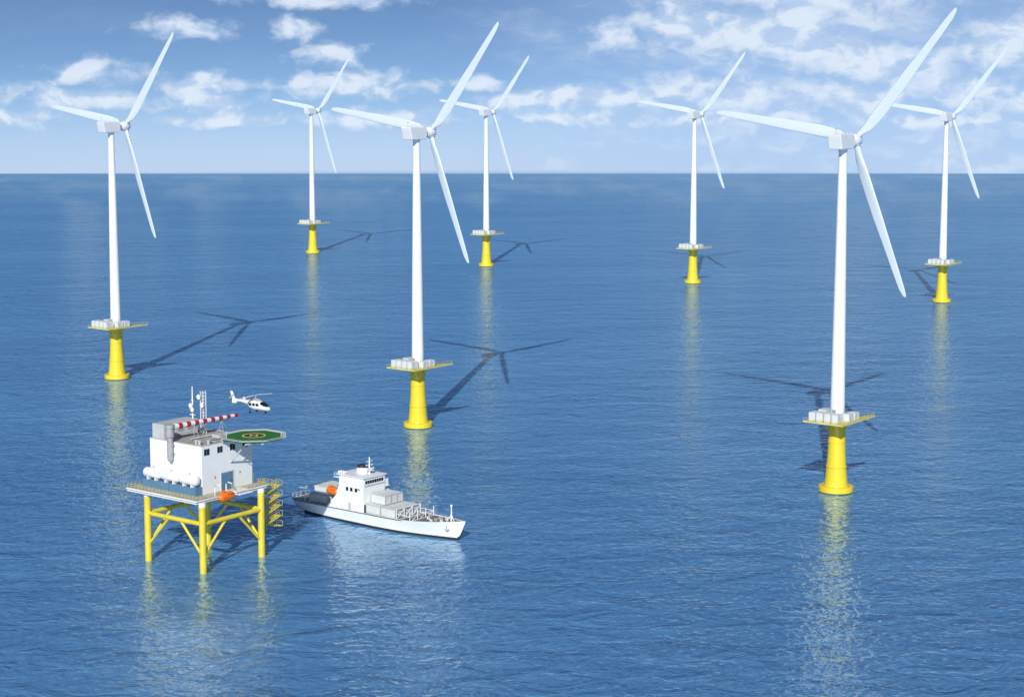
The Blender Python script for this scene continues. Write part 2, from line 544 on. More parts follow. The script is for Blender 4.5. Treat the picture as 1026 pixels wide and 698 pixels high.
# deck
D = (-13.2, 8.5, -10.1, 10.2)
b = MB(); b.box(D[0], D[1], D[2], D[3], 15.35, 15.6)
dk = b.build('deck', 'deck', pf)
b = MB(); b.box(D[0] - .12, D[1] + .12, D[2] - .12, D[3] + .12, 15.28, 15.52); b.box(D[0] - .02, D[1] + .02, D[2] - .02, D[3] + .02, 14.85, 15.02)
b.build('deck_edge', 'white', dk)
b = MB(); b.box(D[0] + .15, D[1] - .15, D[2] + .15, D[3] - .15, 15.02, 15.28)
for k in range(7):
    x = D[0] + 1.2 + k * 3.3; b.box(x, x + .3, D[2] + .3, D[3] - .3, 14.5, 14.85)
b.build('deck_girder', 'grey', dk)
b = MB()
loop = [(D[0] + .1, D[2] + .1), (D[1] - .1, D[2] + .1), (D[1] - .1, D[3] - .1), (D[0] + .1, D[3] - .1), (D[0] + .1, D[2] + .1)]
for (x0, y0), (x1, y1) in zip(loop[:-1], loop[1:]):
    for zz in (16.05, 16.5): b.tube([(x0, y0, zz), (x1, y1, zz)], .028, 5, caps=False)
    k = int(math.hypot(x1 - x0, y1 - y0) / 1.1)
    for i in range(k):
        f = i / k; b.tube([(x0 + (x1 - x0) * f, y0 + (y1 - y0) * f, 15.6), (x0 + (x1 - x0) * f, y0 + (y1 - y0) * f, 16.5)], .028, 5, caps=False)
b.build('railing', 'yellow2', dk)
# building
BX = (-10.7, 5.45, -5.6, 9.0)
b = MB(); b.box(BX[0], BX[1], BX[2], BX[3], 15.61, 25.85)
bd = b.build('building', 'white', pf, .06)
b = MB(); b.box(BX[0] + .2, BX[1] - .2, BX[2] + .2, BX[3] - .2, 25.852, 25.92)
b.build('roof', 'roof', bd)
b = MB()
for x0, x1, y0, y1 in ((BX[0], BX[1], BX[2], BX[2] + .18), (BX[0], BX[1], BX[3] - .18, BX[3]), (BX[0], BX[0] + .18, BX[2] + .18, BX[3] - .18), (BX[1] - .18, BX[1], BX[2] + .18, BX[3] - .18)):
    b.box(x0, x1, y0, y1, 25.852, 26.05)
b.build('parapet', 'lgrey', bd)
for v0 in (-5.0, -1.25, 2.4, 6.1):
    b = MB(); b.box(BX[1], BX[1] + .05, v0, v0 + 1.65, 23.85, 25.3)
    w = b.build('window', 'lgrey', bd)
    g1 = MB()
    g1.box(BX[1] + .05, BX[1] + .07, v0 + .1, v0 + .78, 23.95, 25.2); g1.box(BX[1] + .05, BX[1] + .07, v0 + .87, v0 + 1.55, 23.95, 25.2)
    g1.build('pane', 'glass', w)
b = MB(); b.box(BX[1], BX[1] + .08, -.15, 3.2, 15.62, 19.35)
for k in range(1, 6): b.box(BX[1] + .08, BX[1] + .10, -.05, 3.1, 15.62 + k * .6, 15.66 + k * .6)
dr = b.build('door', 'blue', bd)
b = MB(); b.box(BX[1] + .08, BX[1] + .16, 2.75, 2.9, 17.2, 17.7); b.build('handle', 'dark', dr)
b = MB(); b.box(BX[1], BX[1] + .13, -.35, -.15, 15.62, 19.55); b.box(BX[1], BX[1] + .13, 3.2, 3.4, 15.62, 19.55); b.box(BX[1], BX[1] + .13, -.15, 3.2, 19.35, 19.55)
b.build('door_frame', 'lgrey', bd)
for v0 in (-2.2, 5.0):
    b = MB(); b.box(BX[1], BX[1] + .2, v0, v0 + .25, 18.7, 19.1); b.build('wall_lamp', 'grey', bd)
# tanks on their blue base cabinets
b = MB(); b.box(-11.0, -2.75, -7.6, -5.7, 15.61, 17.45); b.box(-2.6, 5.55, -7.6, -5.7, 15.61, 17.45)
for k in range(1, 12): b.box(-11. + k * 1.38, -10.95 + k * 1.38, -7.63, -7.6, 15.75, 17.3)
b.build('base_cabinet', 'blue', pf, .04)
for k in range(3):
    x0 = -10.7 + k * 5.6; x1 = x0 + 5.3; r = 1.08; cy_, cz = -7.0, 18.9
    prof = [(x0, .02), (x0 + .04, .45), (x0 + .15, .78), (x0 + .33, .98), (x0 + .6, r), (x1 - .6, r), (x1 - .33, .98), (x1 - .15, .78), (x1 - .04, .45), (x1, .02)]
    b = MB(); b.loft([[(x, cy_ + q * math.cos(2 * PI * j / 28), cz + q * math.sin(2 * PI * j / 28)) for j in range(28)] for x, q in prof])
    tk = b.build('storage_tank', 'white', pf)
    s_ = MB()
    for xx in (x0 + 1.3, x1 - 1.55):
        s_.box(xx, xx + .28, cy_ - .8, cy_ + .8, 17.45, 18.1)
    s_.build('saddle', 'white', tk)
    v_ = MB(); v_.tube([((x0 + x1) / 2, cy_, cz + r - .05), ((x0 + x1) / 2, cy_, cz + r + .35)], .16, 8); v_.build('valve', 'grey', tk)
# exhaust pipe and striped flare boom
b = MB(); b.lathe([(.03, 21.7), (.4, 21.8), (.64, 22.3), (.66, 26.9), (.95, 27.2), (.98, 28.1), (.86, 28.2), (.86, 29.0), (1.0, 29.05), (1.0, 29.75), (0, 29.9)], 24, c=(-3.4, -6.35))
ex = b.build('exhaust_pipe', 'grey', pf)
b = MB()
for zz in (23.4, 25.2): b.box(-4.15, -2.65, -6.6, -5.61, zz, zz + .2)
b.build('pipe_bracket', 'grey', ex)
nb = 16; y0, y1 = -5.5, 13.2
b = MB()
for k in range(nb):
    f0, f1 = k / nb, (k + 1) / nb
    b.tube([(-3.3, y0 + (y1 - y0) * f0, 29.15 - .1 * f0), (-3.3, y0 + (y1 - y0) * f1, 29.15 - .1 * f1)], [.66 - .28 * f0, .66 - .28 * f1], 20, mi=(0 if k % 2 == 0 else 1), caps=(k in (0, nb - 1)))
fb = b.build('flare_boom', ['wmark', 'red'], pf)
for (yy) in (1.0, 8.3):
    b = MB()
    b.tube([(-4.1, yy, 25.9), (-3.3, yy, 28.7)], .08, 8); b.tube([(-2.5, yy, 25.9), (-3.3, yy, 28.7)], .08, 8); b.tube([(-3.75, yy, 27.0), (-2.85, yy, 27.0)], .06, 8)
    b.tube([(-3.3, yy, 28.7), (-3.3, yy + 2.2, 25.92)], .09, 8)
    b.build('boom_support', 'grey', fb)
# roof plant
b = MB(); b.box(-10.3, -6.7, -5.15, 4.6, 25.93, 29.15)
for k in range(9): b.box(-6.7, -6.66, -4.9 + k * 1.05, -4.82 + k * 1.05, 26.1, 29.0)
pr = b.build('plant_room', 'lgrey', pf, .06)
b = MB()
for k in range(3): b.box(-6.7, -6.62, -3.8 + k * 2.7, -2.3 + k * 2.7, 27.2, 28.4)
b.build('louvre', 'grey', pr)
for (x, y, h) in ((3.6, -4.4, .8), (2.6, -4.4, .8), (4.4, -2.6, .7)):
    b = MB(); b.tube([(x, y, 25.9), (x, y, 25.9 + h)], .3, 12); b.tube([(x, y, 25.9 + h), (x, y, 26.1 + h)], .45, 12); b.build('roof_vent', 'lgrey', pf)
b = MB(); b.box(-.8, 1.6, 3.2, 5.5, 25.93, 26.5); b.build('air_handler', 'lgrey', pf, .05)
b = MB(); b.tube([(-1.6, -2, 26.2), (-1.6, 6, 26.2), (-1.6, 6, 26.9), (-.8, 6, 26.9)], .16, 8); b.tube([(4.8, -1, 26.2), (2.4, -1, 26.2), (2.4, 3.1, 26.2)], .13, 8)
b.build('roof_pipe', 'lgrey', pf)
# antenna masts
b = MB(); b.tube([(-7.6, 4.0, 29.15), (-7.6, 4.0, 33.2), (-7.6, 4.0, 36.2)], [.17, .15, .1], 8)
b.box(-8.4, -6.8, 3.85, 4.15, 29.9, 30.05); b.box(-8.0, -7.2, 3.9, 4.1, 33.1, 33.2)
ms = b.build('antenna_mast', 'white', pf)


def dish(x, y, z, parent):
    d = MB()
    d.loft([[(x + r * math.cos(2 * PI * k / 16), y - o_, z + r * math.sin(2 * PI * k / 16)) for k in range(16)] for r, o_ in ((.06, .1), (.35, .16), (.55, .3), (.58, .3), (.58, .36), (.3, .22), (.05, .12))])
    d.tube([(x, y - .1, z), (x, y + .3, z)], .08, 6)
    return d.build('dish', 'white', parent)


dish(-7.6, 3.7, 32.0, ms); dish(-7.2, 3.75, 31.2, ms)
b = MB(); c0 = (-5.3, 5.0); w = .42
for sx in (-1, 1):
    for sy in (-1, 1): b.tube([(c0[0] + sx * w, c0[1] + sy * w, 25.9), (c0[0] + sx * w, c0[1] + sy * w, 35.2)], .075, 5)
for k in range(13):
    z = 25.9 + k * .72; z2 = z + .72
    for sy in (-1, 1): b.tube([(c0[0] - w, c0[1] + sy * w, z), (c0[0] + w, c0[1] + sy * w, z2)], .05, 4); b.tube([(c0[0] + sy * w, c0[1] + w, z), (c0[0] + sy * w, c0[1] - w, z2)], .05, 4)
lm = b.build('lattice_mast', 'white', pf)
dish(-4.8, 4.4, 32.3, lm); dish(-5.8, 4.4, 34.0, lm)
# helideck
HC = (9.9, 5.3); HR = 7.35
oc8 = lambda r, ph=22.5: [(HC[0] + r * math.cos(R(ph + 45 * k)), HC[1] + r * math.sin(R(ph + 45 * k))) for k in range(8)]
b = MB(); b.prism(oc8(HR - .9), 26.75, 27.2)
hd = b.build('helideck', 'green', pf)
b = MB()
o8, i8 = oc8(HR), oc8(HR - .9)
for k in range(8):
    k2 = (k + 1) % 8
    vs = [(*i8[k], 27.0), (*i8[k2], 27.0), (*o8[k2], 27.28), (*o8[k], 27.28), (*i8[k], 26.9), (*i8[k2], 26.9), (*o8[k2], 27.16), (*o8[k], 27.16)]
    b.add(vs, [(0, 1, 2, 3), (7, 6, 5, 4), (0, 4, 5, 1), (2, 6, 7, 3)])
b.build('safety_net', 'lgrey', hd)
b = MB()
a8, c8 = oc8(HR - .95), oc8(HR - 1.2)
for k in range(8):
    k2 = (k + 1) % 8
    b.prism([a8[k], a8[k2], c8[k2], c8[k]], 27.2, 27.215)
b.build('edge_line', 'wmark', hd)
b = MB()


def ring(b, r0, r1, z0, z1, n=40):
    for k in range(n):
        a, c = 2 * PI * k / n, 2 * PI * (k + 1) / n
        b.prism([(HC[0] + r0 * math.cos(a), HC[1] + r0 * math.sin(a)), (HC[0] + r1 * math.cos(a), HC[1] + r1 * math.sin(a)), (HC[0] + r1 * math.cos(c), HC[1] + r1 * math.sin(c)), (HC[0] + r0 * math.cos(c), HC[1] + r0 * math.sin(c))], z0, z1)


ring(b, 2.15, 2.5, 27.204, 27.22)
# the H in the middle, read from the viewer's side


def hx(x, y, a=37.6):
    return (HC[0] + x * math.cos(R(a)) - y * math.sin(R(a)), HC[1] + x * math.sin(R(a)) + y * math.cos(R(a)))


for (xa, xb, ya, yb) in ((-.85, -.5, -.95, .95), (.5, .85, -.95, .95), (-.5, .5, -.18, .18)):
    b.prism([hx(xa, ya), hx(xb, ya), hx(xb, yb), hx(xa, yb)], 27.212, 27.224)
b.build('landing_mark', 'mark', hd)
b = MB(); b.prism([(HC[0] + 2.15 * math.cos(2 * PI * k / 40), HC[1] + 2.15 * math.sin(2 * PI * k / 40)) for k in range(40)], 27.2, 27.208)
b.build('landing_circle', 'dark', hd)
b = MB()
b.tube([(5.5, 6.3, 21.3), (11.2, 6.3, 26.7)], .17, 8); b.tube([(5.5, 2.6, 21.3), (11.2, 2.6, 26.7)], .17, 8)
b.tube([(5.5, 6.3, 21.3), (7.2, 6.3, 21.3)], .1, 6)
for yy in (2.6, 6.3): b.box(4.0, 15.5, yy - .12, yy + .12, 26.3, 26.74)
for xx in (6.2, 10.0, 13.5): b.box(xx - .1, xx + .1, -.6, 11, 26.4, 26.74)
b.build('helideck_support', 'lgrey', hd)
# storage boxes behind the building
b = MB(); b.box(3.0, 5.6, 9.2, 10.1, 15.61, 18.0); b.box(-1.0, 2.6, 9.2, 10.1, 15.61, 17.6); b.build('rear_cabinet', 'blue', pf, .04)
b = MB(); b.box(6.4, 9.4, .5, 4.2, 15.61, 15.8); b.box(8.7, 10.2, .6, 4.4, 15.15, 15.3)
b.build('landing_step', 'wmark', pf)
# davit
b = MB()
for vv in (-4.3, -1.1):
    b.tube([(7.9, vv, 15.6), (7.9, vv, 17.6), (8.6, vv, 18.1), (9.7, vv, 17.9)], .12, 8); b.tube([(9.7, vv, 17.9), (9.7, vv, 16.9)], .04, 5)
b.build('davit', 'white', pf)
# outside stair
b = MB()
zt, zb, nf = 15.5, 5.3, 9
va, vb = 11.4, 15.2; ua = (5.4, 7.3)
dz = (zt - zb) / nf
for k in range(nf):
    za, zc = zt - k * dz, zt - (k + 1) * dz
    y_a, y_b = (va, vb) if k % 2 == 0 else (vb, va)
    u0 = ua[0] if k % 2 == 0 else (ua[0] + ua[1]) / 2
    u1 = u0 + .85
    for uu in (u0, u1):
        b.add([(uu - .04, y_a, za), (uu + .04, y_a, za), (uu + .04, y_b, zc), (uu - .04, y_b, zc), (uu - .04, y_a, za - .3), (uu + .04, y_a, za - .3), (uu + .04, y_b, zc - .3), (uu - .04, y_b, zc - .3)],
              [(0, 1, 2, 3), (7, 6, 5, 4), (0, 4, 5, 1), (3, 2, 6, 7), (0, 3, 7, 4), (1, 5, 6, 2)])
        b.tube([(uu, y_a, za + .95), (uu, y_b, zc + .95)], .045, 5)
        for f in (0, .33, .66, 1): b.tube([(uu, y_a + (y_b - y_a) * f, za + (zc - za) * f), (uu, y_a + (y_b - y_a) * f, za + (zc - za) * f + .95)], .035, 4)
    for i in range(7):
        f = (i + .5) / 7; yy = y_a + (y_b - y_a) * f; zz = za + (zc - za) * f - .12
        b.box(u0 + .04, u1 - .04, yy - .15, yy + .15, zz, zz + .05)
    e = .9 if y_b == vb else -.9
    lo, hi = sorted((y_b, y_b + e))
    b.box(ua[0] - .05, ua[1] + .05, lo, hi, zc - .12, zc)
    b.tube([(ua[0], y_b + e, zc + .95), (ua[1], y_b + e, zc + .95)], .045, 5)
    for uu in ua: b.tube([(uu, y_b + e, zc), (uu, y_b + e, zc + .95)], .04, 5)
b.box(5.0, 8.5, 10.42, 11.4, 15.35, 15.48)
for (uu, vv) in ((ua[0] - .1, va - .3), (ua[1] + .1, va - .3)):
    b.tube([(uu, vv, 15.4), (uu, vv, 5.0)], .06, 6)
for zz in (12.5, 8.2):
    b.tube([(8.4, 8.6, zz), (ua[1] + .1, va - .3, zz)], .11, 6); b.tube([(8.4, 8.6, zz), (ua[0] - .1, va - .3, zz)], .11, 6)
b.build('stair', 'yellow2', pf)


# lifeboats
def lifeboat(name, label, loc, rz, L, W, H):
    t = thing(name, label, 'lifeboat', loc, rz, 'orange lifeboats')
    b = MB(); rings = []
    for i in range(13):
        f = i / 12; x = (f - .5) * L
        e = (1 - abs(2 * f - 1) ** 3.2)
        w = max(.04, W / 2 * e ** .6); zk = .30 * H * (1 - e) ** 1.2
        prof = [(0, zk), (.6, zk + .08 * H), (.95, .33 * H), (1.0, .5 * H), (.96, .56 * H)]
        top = [(.80, .56 * H + .24 * H * e), (.5, .56 * H + .40 * H * e), (0, .56 * H + .44 * H * e)]
        half = prof + top
        ring_ = [(x, a * w, z) for a, z in half] + [(x, -a * w, z) for a, z in reversed(half[1:-1])]
        rings.append(ring_)
    b.loft(rings)
    b.build('hull', 'orange', t)
    c = MB(); c.loft([[(x, s1 * W / 2 * 1.04, z) for s1, z in ((-1, .47 * H), (1, .47 * H), (1, .55 * H), (-1, .55 * H))] for x in (-L * .36, L * .36)], smooth=False)
    c.build('fender', 'orange', t)
    c = MB(); c.box(-L * .30, -L * .12, -W * .25, W * .25, .98 * H, 1.12 * H)
    w_ = c.build('cockpit', 'orange', t, .05)
    d = MB()
    for k in range(3): d.box(-L * .05 + k * L * .14, L * .03 + k * L * .14, -W * .435, -W * .405, .66 * H, .76 * H)
    d.build('window', 'glass', t)
    return t


lifeboat('lifeboat', 'orange enclosed lifeboat hanging at the edge of the platform deck', local(PO, PA, 9.75, -2.7, 14.45), PA + 90, 4.5, 1.7, 2.1)

# ------------------------------------------------------------------ helicopter
hp = thing('helicopter', 'small white helicopter hovering above the green helideck', 'helicopter', (-55.2, 379.5, 32.3), 0, rot=(0, R(-1.5), R(-37)))
hp.scale = (.94, .94, .94)


def ell(x, zc, w, h, n=20, sq=1.0):
    r = []
    for k in range(n):
        a = 2 * PI * k / n; c, s_ = math.cos(a), math.sin(a)
        r.append((x, w * math.copysign(abs(c) ** sq, c), zc + h * math.copysign(abs(s_) ** sq, s_)))
    return r


b = MB()
b.loft([ell(5.0, .35, .05, .05), ell(4.75, .38, .45, .3), ell(4.2, .5, .75, .5), ell(3.4, .75, .95, .8), ell(2.4, 1.0, 1.02, 1.02, sq=.85), ell(.8, 1.05, 1.05, 1.1, sq=.8), ell(-.6, 1.15, 1.0, 1.0, sq=.85),
        ell(-1.6, 1.4, .7, .68), ell(-2.6, 1.55, .42, .42), ell(-4.5, 1.7, .3, .3), ell(-6.2, 1.85, .22, .22), ell(-6.8, 1.95, .1, .12)])
fu = b.build('fuselage', 'white', hp)
b = MB(); b.loft([ell(2.2, 2.15, .3, .1), ell(1.6, 2.25, .5, .32), ell(.3, 2.3, .55, .38), ell(-1.0, 2.1, .4, .3), ell(-1.8, 1.9, .15, .12)])
b.build('engine_cowling', 'grey', fu)
b = MB()
b.loft([ell(4.35, .98, .5, .1), ell(3.9, 1.1, .78, .26), ell(3.3, 1.35, .93, .38), ell(2.75, 1.55, .9, .42), ell(2.5, 1.6, .6, .3)])
b.build('windscreen', 'glass', fu)
b = MB()
for sy in (-1, 1):
    for x0, x1 in ((1.55, 2.4), (.45, 1.25), (-.6, .15)):
        y_ = sy * 1.03
        b.box(x0, x1, min(y_, y_ + sy * .06), max(y_, y_ + sy * .06), 1.0, 1.6)
b.build('side_window', 'glass', fu)
b = MB(); b.prism_y([(-6.0, 1.9), (-6.9, 3.7), (-7.6, 3.75), (-7.0, 1.9), (-7.1, .95), (-6.7, .9), (-6.1, 1.7)], -.08, .08)
b.build('tail_fin', 'white', fu, .03)
b = MB(); b.prism([(-4.6, -1.5), (-3.9, -1.4), (-3.8, 0), (-3.9, 1.4), (-4.6, 1.5), (-4.8, 0)], 1.62, 1.74)
for sy in (-1.5, 1.5): b.prism_y([(-4.9, 1.3), (-4.2, 1.3), (-4.4, 2.3), (-5.0, 2.3)], sy - .04, sy + .04)
b.build('stabiliser', 'white', fu)
b = MB(); b.tube([(.6, 0, 2.5), (.6, 0, 3.15)], .14, 10); b.tube([(.6, 0, 3.05), (.6, 0, 3.3)], .3, 10)
b.build('rotor_mast', 'grey', hp)
for s_ in (1, -1):
    b = MB(); a = R(88)
    d = Vector((math.cos(a) * s_, math.sin(a) * s_, 0)); pn = Vector((-d.y, d.x, 0)); c = Vector((.6, 0, 3.22))
    rg = []
    for r, w_ in ((.2, .1), (.9, .14), (1.1, .3), (4.9, .3), (5.0, .2)):
        p = c + d * r + Vector((0, 0, -.012 * r * r + .1))
        rg.append([tuple(p + pn * w_ + Vector((0, 0, .03))), tuple(p - pn * w_ + Vector((0, 0, .03))), tuple(p - pn * w_ - Vector((0, 0, .03))), tuple(p + pn * w_ - Vector((0, 0, .03)))])
    b.loft(rg, smooth=False); b.build('rotor_blade', 'white', hp)
b = MB(); b.tube([(-6.9, -.1, 2.6), (-6.9, -.35, 2.6)], .1, 8)
for k in range(2):
    a = R(35 + 180 * k); b.prism_y([(-6.9 + .08 * math.sin(a), 2.6 - .08 * math.cos(a)), (-6.9 + math.cos(a) - .08 * -math.sin(a), 2.6 + math.sin(a) - .08 * math.cos(a)), (-6.9 + math.cos(a) + .08 * -math.sin(a), 2.6 + math.sin(a) + .08 * math.cos(a)), (-6.9 - .08 * math.sin(a), 2.6 + .08 * math.cos(a))], -.33, -.29)
b.build('tail_rotor', 'lgrey', hp)
for (x, y) in ((3.6, 0), (-.3, -1.0), (-.3, 1.0)):
    b = MB(); b.tube([(x, y * .9, .5), (x, y * 1.1, -.45)], .08, 8); b.tube([(x, y * 1.1 - .12, -.5), (x, y * 1.1 + .12, -.5)], .28, 14)
    b.build('wheel', 'dark', hp)

# ------------------------------------------------------------------ ship
SO = (-11.5, 393.4); SA = -40
sp = thing('supply_ship', 'white supply ship with dark waterline sailing right of the platform', 'ship', (*SO, 0), SA)


def interp(tab, x):
    for (x0, y0), (x1, y1) in zip(tab[:-1], tab[1:]):
        if x <= x1: 
            f = (x - x0) / (x1 - x0); f = max(0, f); return y0 + (y1 - y0) * f
    return tab[-1][1]


hbD = [(-51, 3.6), (-49.5, 4.2), (-46, 4.6), (-38, 4.72), (-20, 4.7), (-14, 4.5), (-10, 4.0), (-6, 3.05), (-3, 1.95), (-1, 1.05), (.6, .35), (1.4, .06)]
hbW = [(-51, 2.0), (-48, 3.2), (-43, 3.9), (-35, 4.25), (-22, 4.2), (-15, 3.6), (-10, 2.55), (-6, 1.5), (-3, .72), (-1.6, .32), (-.9, .05), (1.4, .03)]
zD = [(-51, 2.95), (-30, 3.2), (-18, 3.3), (-12, 3.45), (-6, 3.85), (1.4, 4.6)]
xs = [-51, -50.3, -49, -47, -45, -43, -40, -36, -32, -28, -24, -20, -17, -14, -12, -10, -8, -6, -4.5, -3, -2, -1, -.3, .3, .8, 1.2, 1.4]


def hull_ring(x, side):
    hb, hw, zd = interp(hbD, x), interp(hbW, x), interp(zD, x)
    zk = -1.2
    if x < -43: zk = -1.2 + 2.4 * min(1, (-43 - x) / 7) ** 1.2
    if x > -.9: zk = -.0 + 4.4 * ((x + .9) / 2.35) ** 1.05 if x < 1.4 else 4.5
    zz = [zk, max(zk, -.2), max(zk + .02, .0), max(zk + .04, .55), zk + (zd - zk) * .55 if zk > .2 else 1.5, zk + (zd - zk) * .8 if zk > .2 else 2.4, zd]
    out = []
    for i, z in enumerate(zz):
        f = max(0, min(1, z / zd)) if zd else 0
        w = hw + (hb - hw) * f ** 1.25
        if i == 0: w = hw * .5
        if x > -.9: w = min(w, .03 + .5 * (z - zk) * (1.4 - x) / 2.3 + .02)
        out.append((x, side * w, z))
    return out


b = MB()
rows = [list(reversed(hull_ring(x, -1))) + hull_ring(x, 1) for x in xs]
n = len(rows[0])
vs = [q for r in rows for q in r]
for i in range(len(rows) - 1):
    for k in range(n - 1):
        zm = max(rows[i][k][2], rows[i][k + 1][2])
        b.f.append([i * n + k, i * n + k + 1, (i + 1) * n + k + 1, (i + 1) * n + k]); b.m.append(1 if zm < .6 else 0); b.sm.append(True)
b.v = [tuple(v) for v in vs]
b.add(rows[0], [tuple(range(n))], 0)
hull = b.build('hull', ['white', 'boot'], sp, weld=True)
# bulwark cap rail
b = MB()
for s_ in (-1, 1):
    b.tube([(x, s_ * (interp(hbD, x) - .03), interp(zD, x) + .0) for x in xs], .05, 6)
b.tube([(-51, -3.6, 2.97), (-51, 3.6, 2.97)], .09, 6)
b.build('cap_rail', 'white', hull)
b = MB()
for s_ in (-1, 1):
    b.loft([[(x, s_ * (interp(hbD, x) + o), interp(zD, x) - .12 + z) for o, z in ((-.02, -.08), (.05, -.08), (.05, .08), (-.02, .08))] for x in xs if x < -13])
b.build('shadow_gap_strip', 'dark', hull)  # dark strip stands in for the shaded gap along the deck edge
# anchor
b = MB()
p = Vector((-2.9, -1.55, 2.4))
b.tube([p + Vector((0, 0, .9)), p + Vector((0, .12, -.3))], .09, 8); b.tube([p + Vector((-.5, .1, .1)), p + Vector((-.25, .12, -.35)), p + Vector((.25, .12, -.35)), p + Vector((.5, .1, .1))], .12, 8)
b.build('anchor', 'grey', hull)
# deck inside the bulwark
b = MB()
pl = [(x, interp(hbD, x) - .12) for x in xs if interp(hbD, x) > .25]
rowsd = [[(x, -y, interp(zD, x) - .15), (x, y, interp(zD, x) - .15)] for x, y in pl]
for r0, r1 in zip(rowsd[:-1], rowsd[1:]): b.add([r0[0], r1[0], r1[1], r0[1]], [(0, 1, 2, 3)])
b.build('deck', 'shipdeck', sp, weld=True)
# superstructure
b = MB()
b.prism_y([(-38.6, 2.75), (-26.0, 2.75), (-26.0, 8.6), (-26.0, 11.15), (-33.9, 11.15), (-33.9, 8.9), (-35.2, 6.0)], -4.55, 2.7)
ss = b.build('superstructure', 'white', sp, .07)
b = MB(); b.prism_y([(-38.2, 2.8), (-26.3, 2.8), (-26.3, 7.3), (-36.5, 7.3)], 2.7, 4.5); b.build('side_deckhouse', 'white', sp, .05)
b = MB(); b.box(-34.8, -25.6, -4.85, 3.0, 11.16, 11.34); b.build('bridge_roof', 'white', sp, .05)
b = MB(); b.box(-34.3, -26.3, -4.4, 2.6, 11.345, 11.36); b.build('bridge_roof_mat', 'white', sp)
b = MB(); b.box(-28.2, -26.2, 2.72, 4.0, 8.4, 9.9); b.box(-28.4, -26.0, 2.72, 4.2, 8.25, 8.4); b.build('bridge_wing', 'white', sp)
b = MB(); b.box(-26.0, -25.95, -4.0, 2.2, 9.75, 10.6)
w = b.build('bridge_window', 'white', ss)
b = MB()
for k in range(8): b.box(-25.95, -25.92, -3.92 + k * .76, -3.27 + k * .76, 9.8, 10.55)
b.build('pane', 'glass', w)
b = MB(); b.box(-26.0, -25.75, -4.3, 2.5, 9.35, 9.5); b.build('window_ledge', 'lgrey', ss)
for x in (-31.6, -30.2, -28.7):
    b = MB(); b.box(x, x + .75, -4.62, -4.55, 7.75, 8.6); w = b.build('window', 'glass', ss)
b = MB(); b.box(-28.0, -27.0, -4.62, -4.55, 8.35, 8.55); b.build('name_plate', 'dark', ss)
b = MB(); b.box(-30.9, -30.0, -4.60, -4.55, 2.9, 5.0); b.build('door', 'lgrey', ss)
b = MB(); b.box(-25.99, -25.9, -4.3, -3.6, 3.0, 5.0); b.build('door', 'dark', ss)
# roof gear
b = MB()
for (x, y) in ((-34.2, -3.8), (-33.4, -3.8), (-32.6, -3.8)): b.tube([(x, y - .45, 11.7), (x, y + .45, 11.7)], .3, 10)
b.build('life_raft', 'white', sp)
b = MB(); b.box(-35.6, -33.9, -4.6, -3.2, 10.35, 10.5); b.tube([(-35.5, -4.5, 10.5), (-35.5, -4.5, 11.4)], .05, 5); b.tube([(-35.5, -3.3, 10.5), (-35.5, -3.3, 11.4)], .05, 5); b.tube([(-35.5, -4.5, 11.4), (-35.5, -3.3, 11.4)], .05, 5)
b.build('lookout', 'white', sp)
b = MB()
b.lathe([(1.4, 11.36), (1.3, 12.6)], 24, c=(-30.8, .1)); b.lathe([(1.32, 12.6), (1.25, 12.9), (1.0, 13.2), (.5, 13.4), (0, 13.45)], 24, mi=1, c=(-30.8, .1))
b.build('funnel', ['white', 'dark'], sp)
b = MB(); b.tube([(-28.5, .1, 11.36), (-28.5, .1, 15.3)], [.24, .12], 8); b.tube([(-28.5, -1.1, 13.4), (-28.5, 1.3, 13.4)], .11, 6); b.tube([(-28.5, -.9, 14.3), (-28.5, 1.1, 14.3)], .09, 6)
b.box(-28.9, -27.5, -.5, .7, 12.2, 12.35)
m_ = b.build('radar_mast', 'white', sp)
b = MB(); b.box(-28.2, -27.9, -.9, 1.1, 12.55, 12.8); b.tube([(-28.05, .1, 12.3), (-28.05, .1, 12.6)], .15, 8); b.build('radar_scanner', 'white', m_)
# aft deckhouse, stern rails
b = MB(); b.box(-45.0, -39.2, -3.5, 3.5, 2.75, 4.95)
for k in range(3): b.box(-45. + .6 + k * 1.8, -45 + 1.7 + k * 1.8, -3.55, -3.5, 3.1, 4.5)
b.build('aft_deckhouse', 'lgrey', sp, .05)
b = MB()
st = [(-44, -4.5), (-47, -4.45), (-49.5, -4.1), (-50.9, -3.5), (-50.9, 3.5), (-49.5, 4.1), (-47, 4.45), (-44, 4.5)]
for (x0, y0_), (x1, y1_) in zip(st[:-1], st[1:]):
    for zz in (3.5, 4.0): b.tube([(x0, y0_, zz), (x1, y1_, zz)], .04, 5)
    k = max(1, int(math.hypot(x1 - x0, y1_ - y0_) / 1.2))
    for i in range(k): f = i / k; b.tube([(x0 + (x1 - x0) * f, y0_ + (y1_ - y0_) * f, 2.95), (x0 + (x1 - x0) * f, y0_ + (y1_ - y0_) * f, 4.0)], .04, 5)
b.build('stern_railing', 'white', sp)
b = MB()
for yy in (-3.4, 3.0):
    b.tube([(-48.9, yy, 2.6), (-48.9, yy, 5.6), (-45.8, yy, 6.1)], .09, 6)
b.tube([(-48.9, -3.4, 5.6), (-48.9, 3.0, 5.6)], .09, 6)
b.build('stern_gantry', 'white', sp)
for (x, y) in ((-7.5, -1.6), (-7.5, 1.6), (-5.0, -.9), (-5.0, .9), (-9.8, 0), (-47.5, -2.6), (-47.5, 2.6)):
    b = MB(); z = interp(zD, x) - .15
    b.tube([(x - .25, y, z), (x - .25, y, z + .5)], .13, 8); b.tube([(x + .25, y, z), (x + .25, y, z + .5)], .13, 8); b.box(x - .4, x + .4, y - .12, y + .12, z, z + .12)
    b.build('bollard', 'wmark', sp)
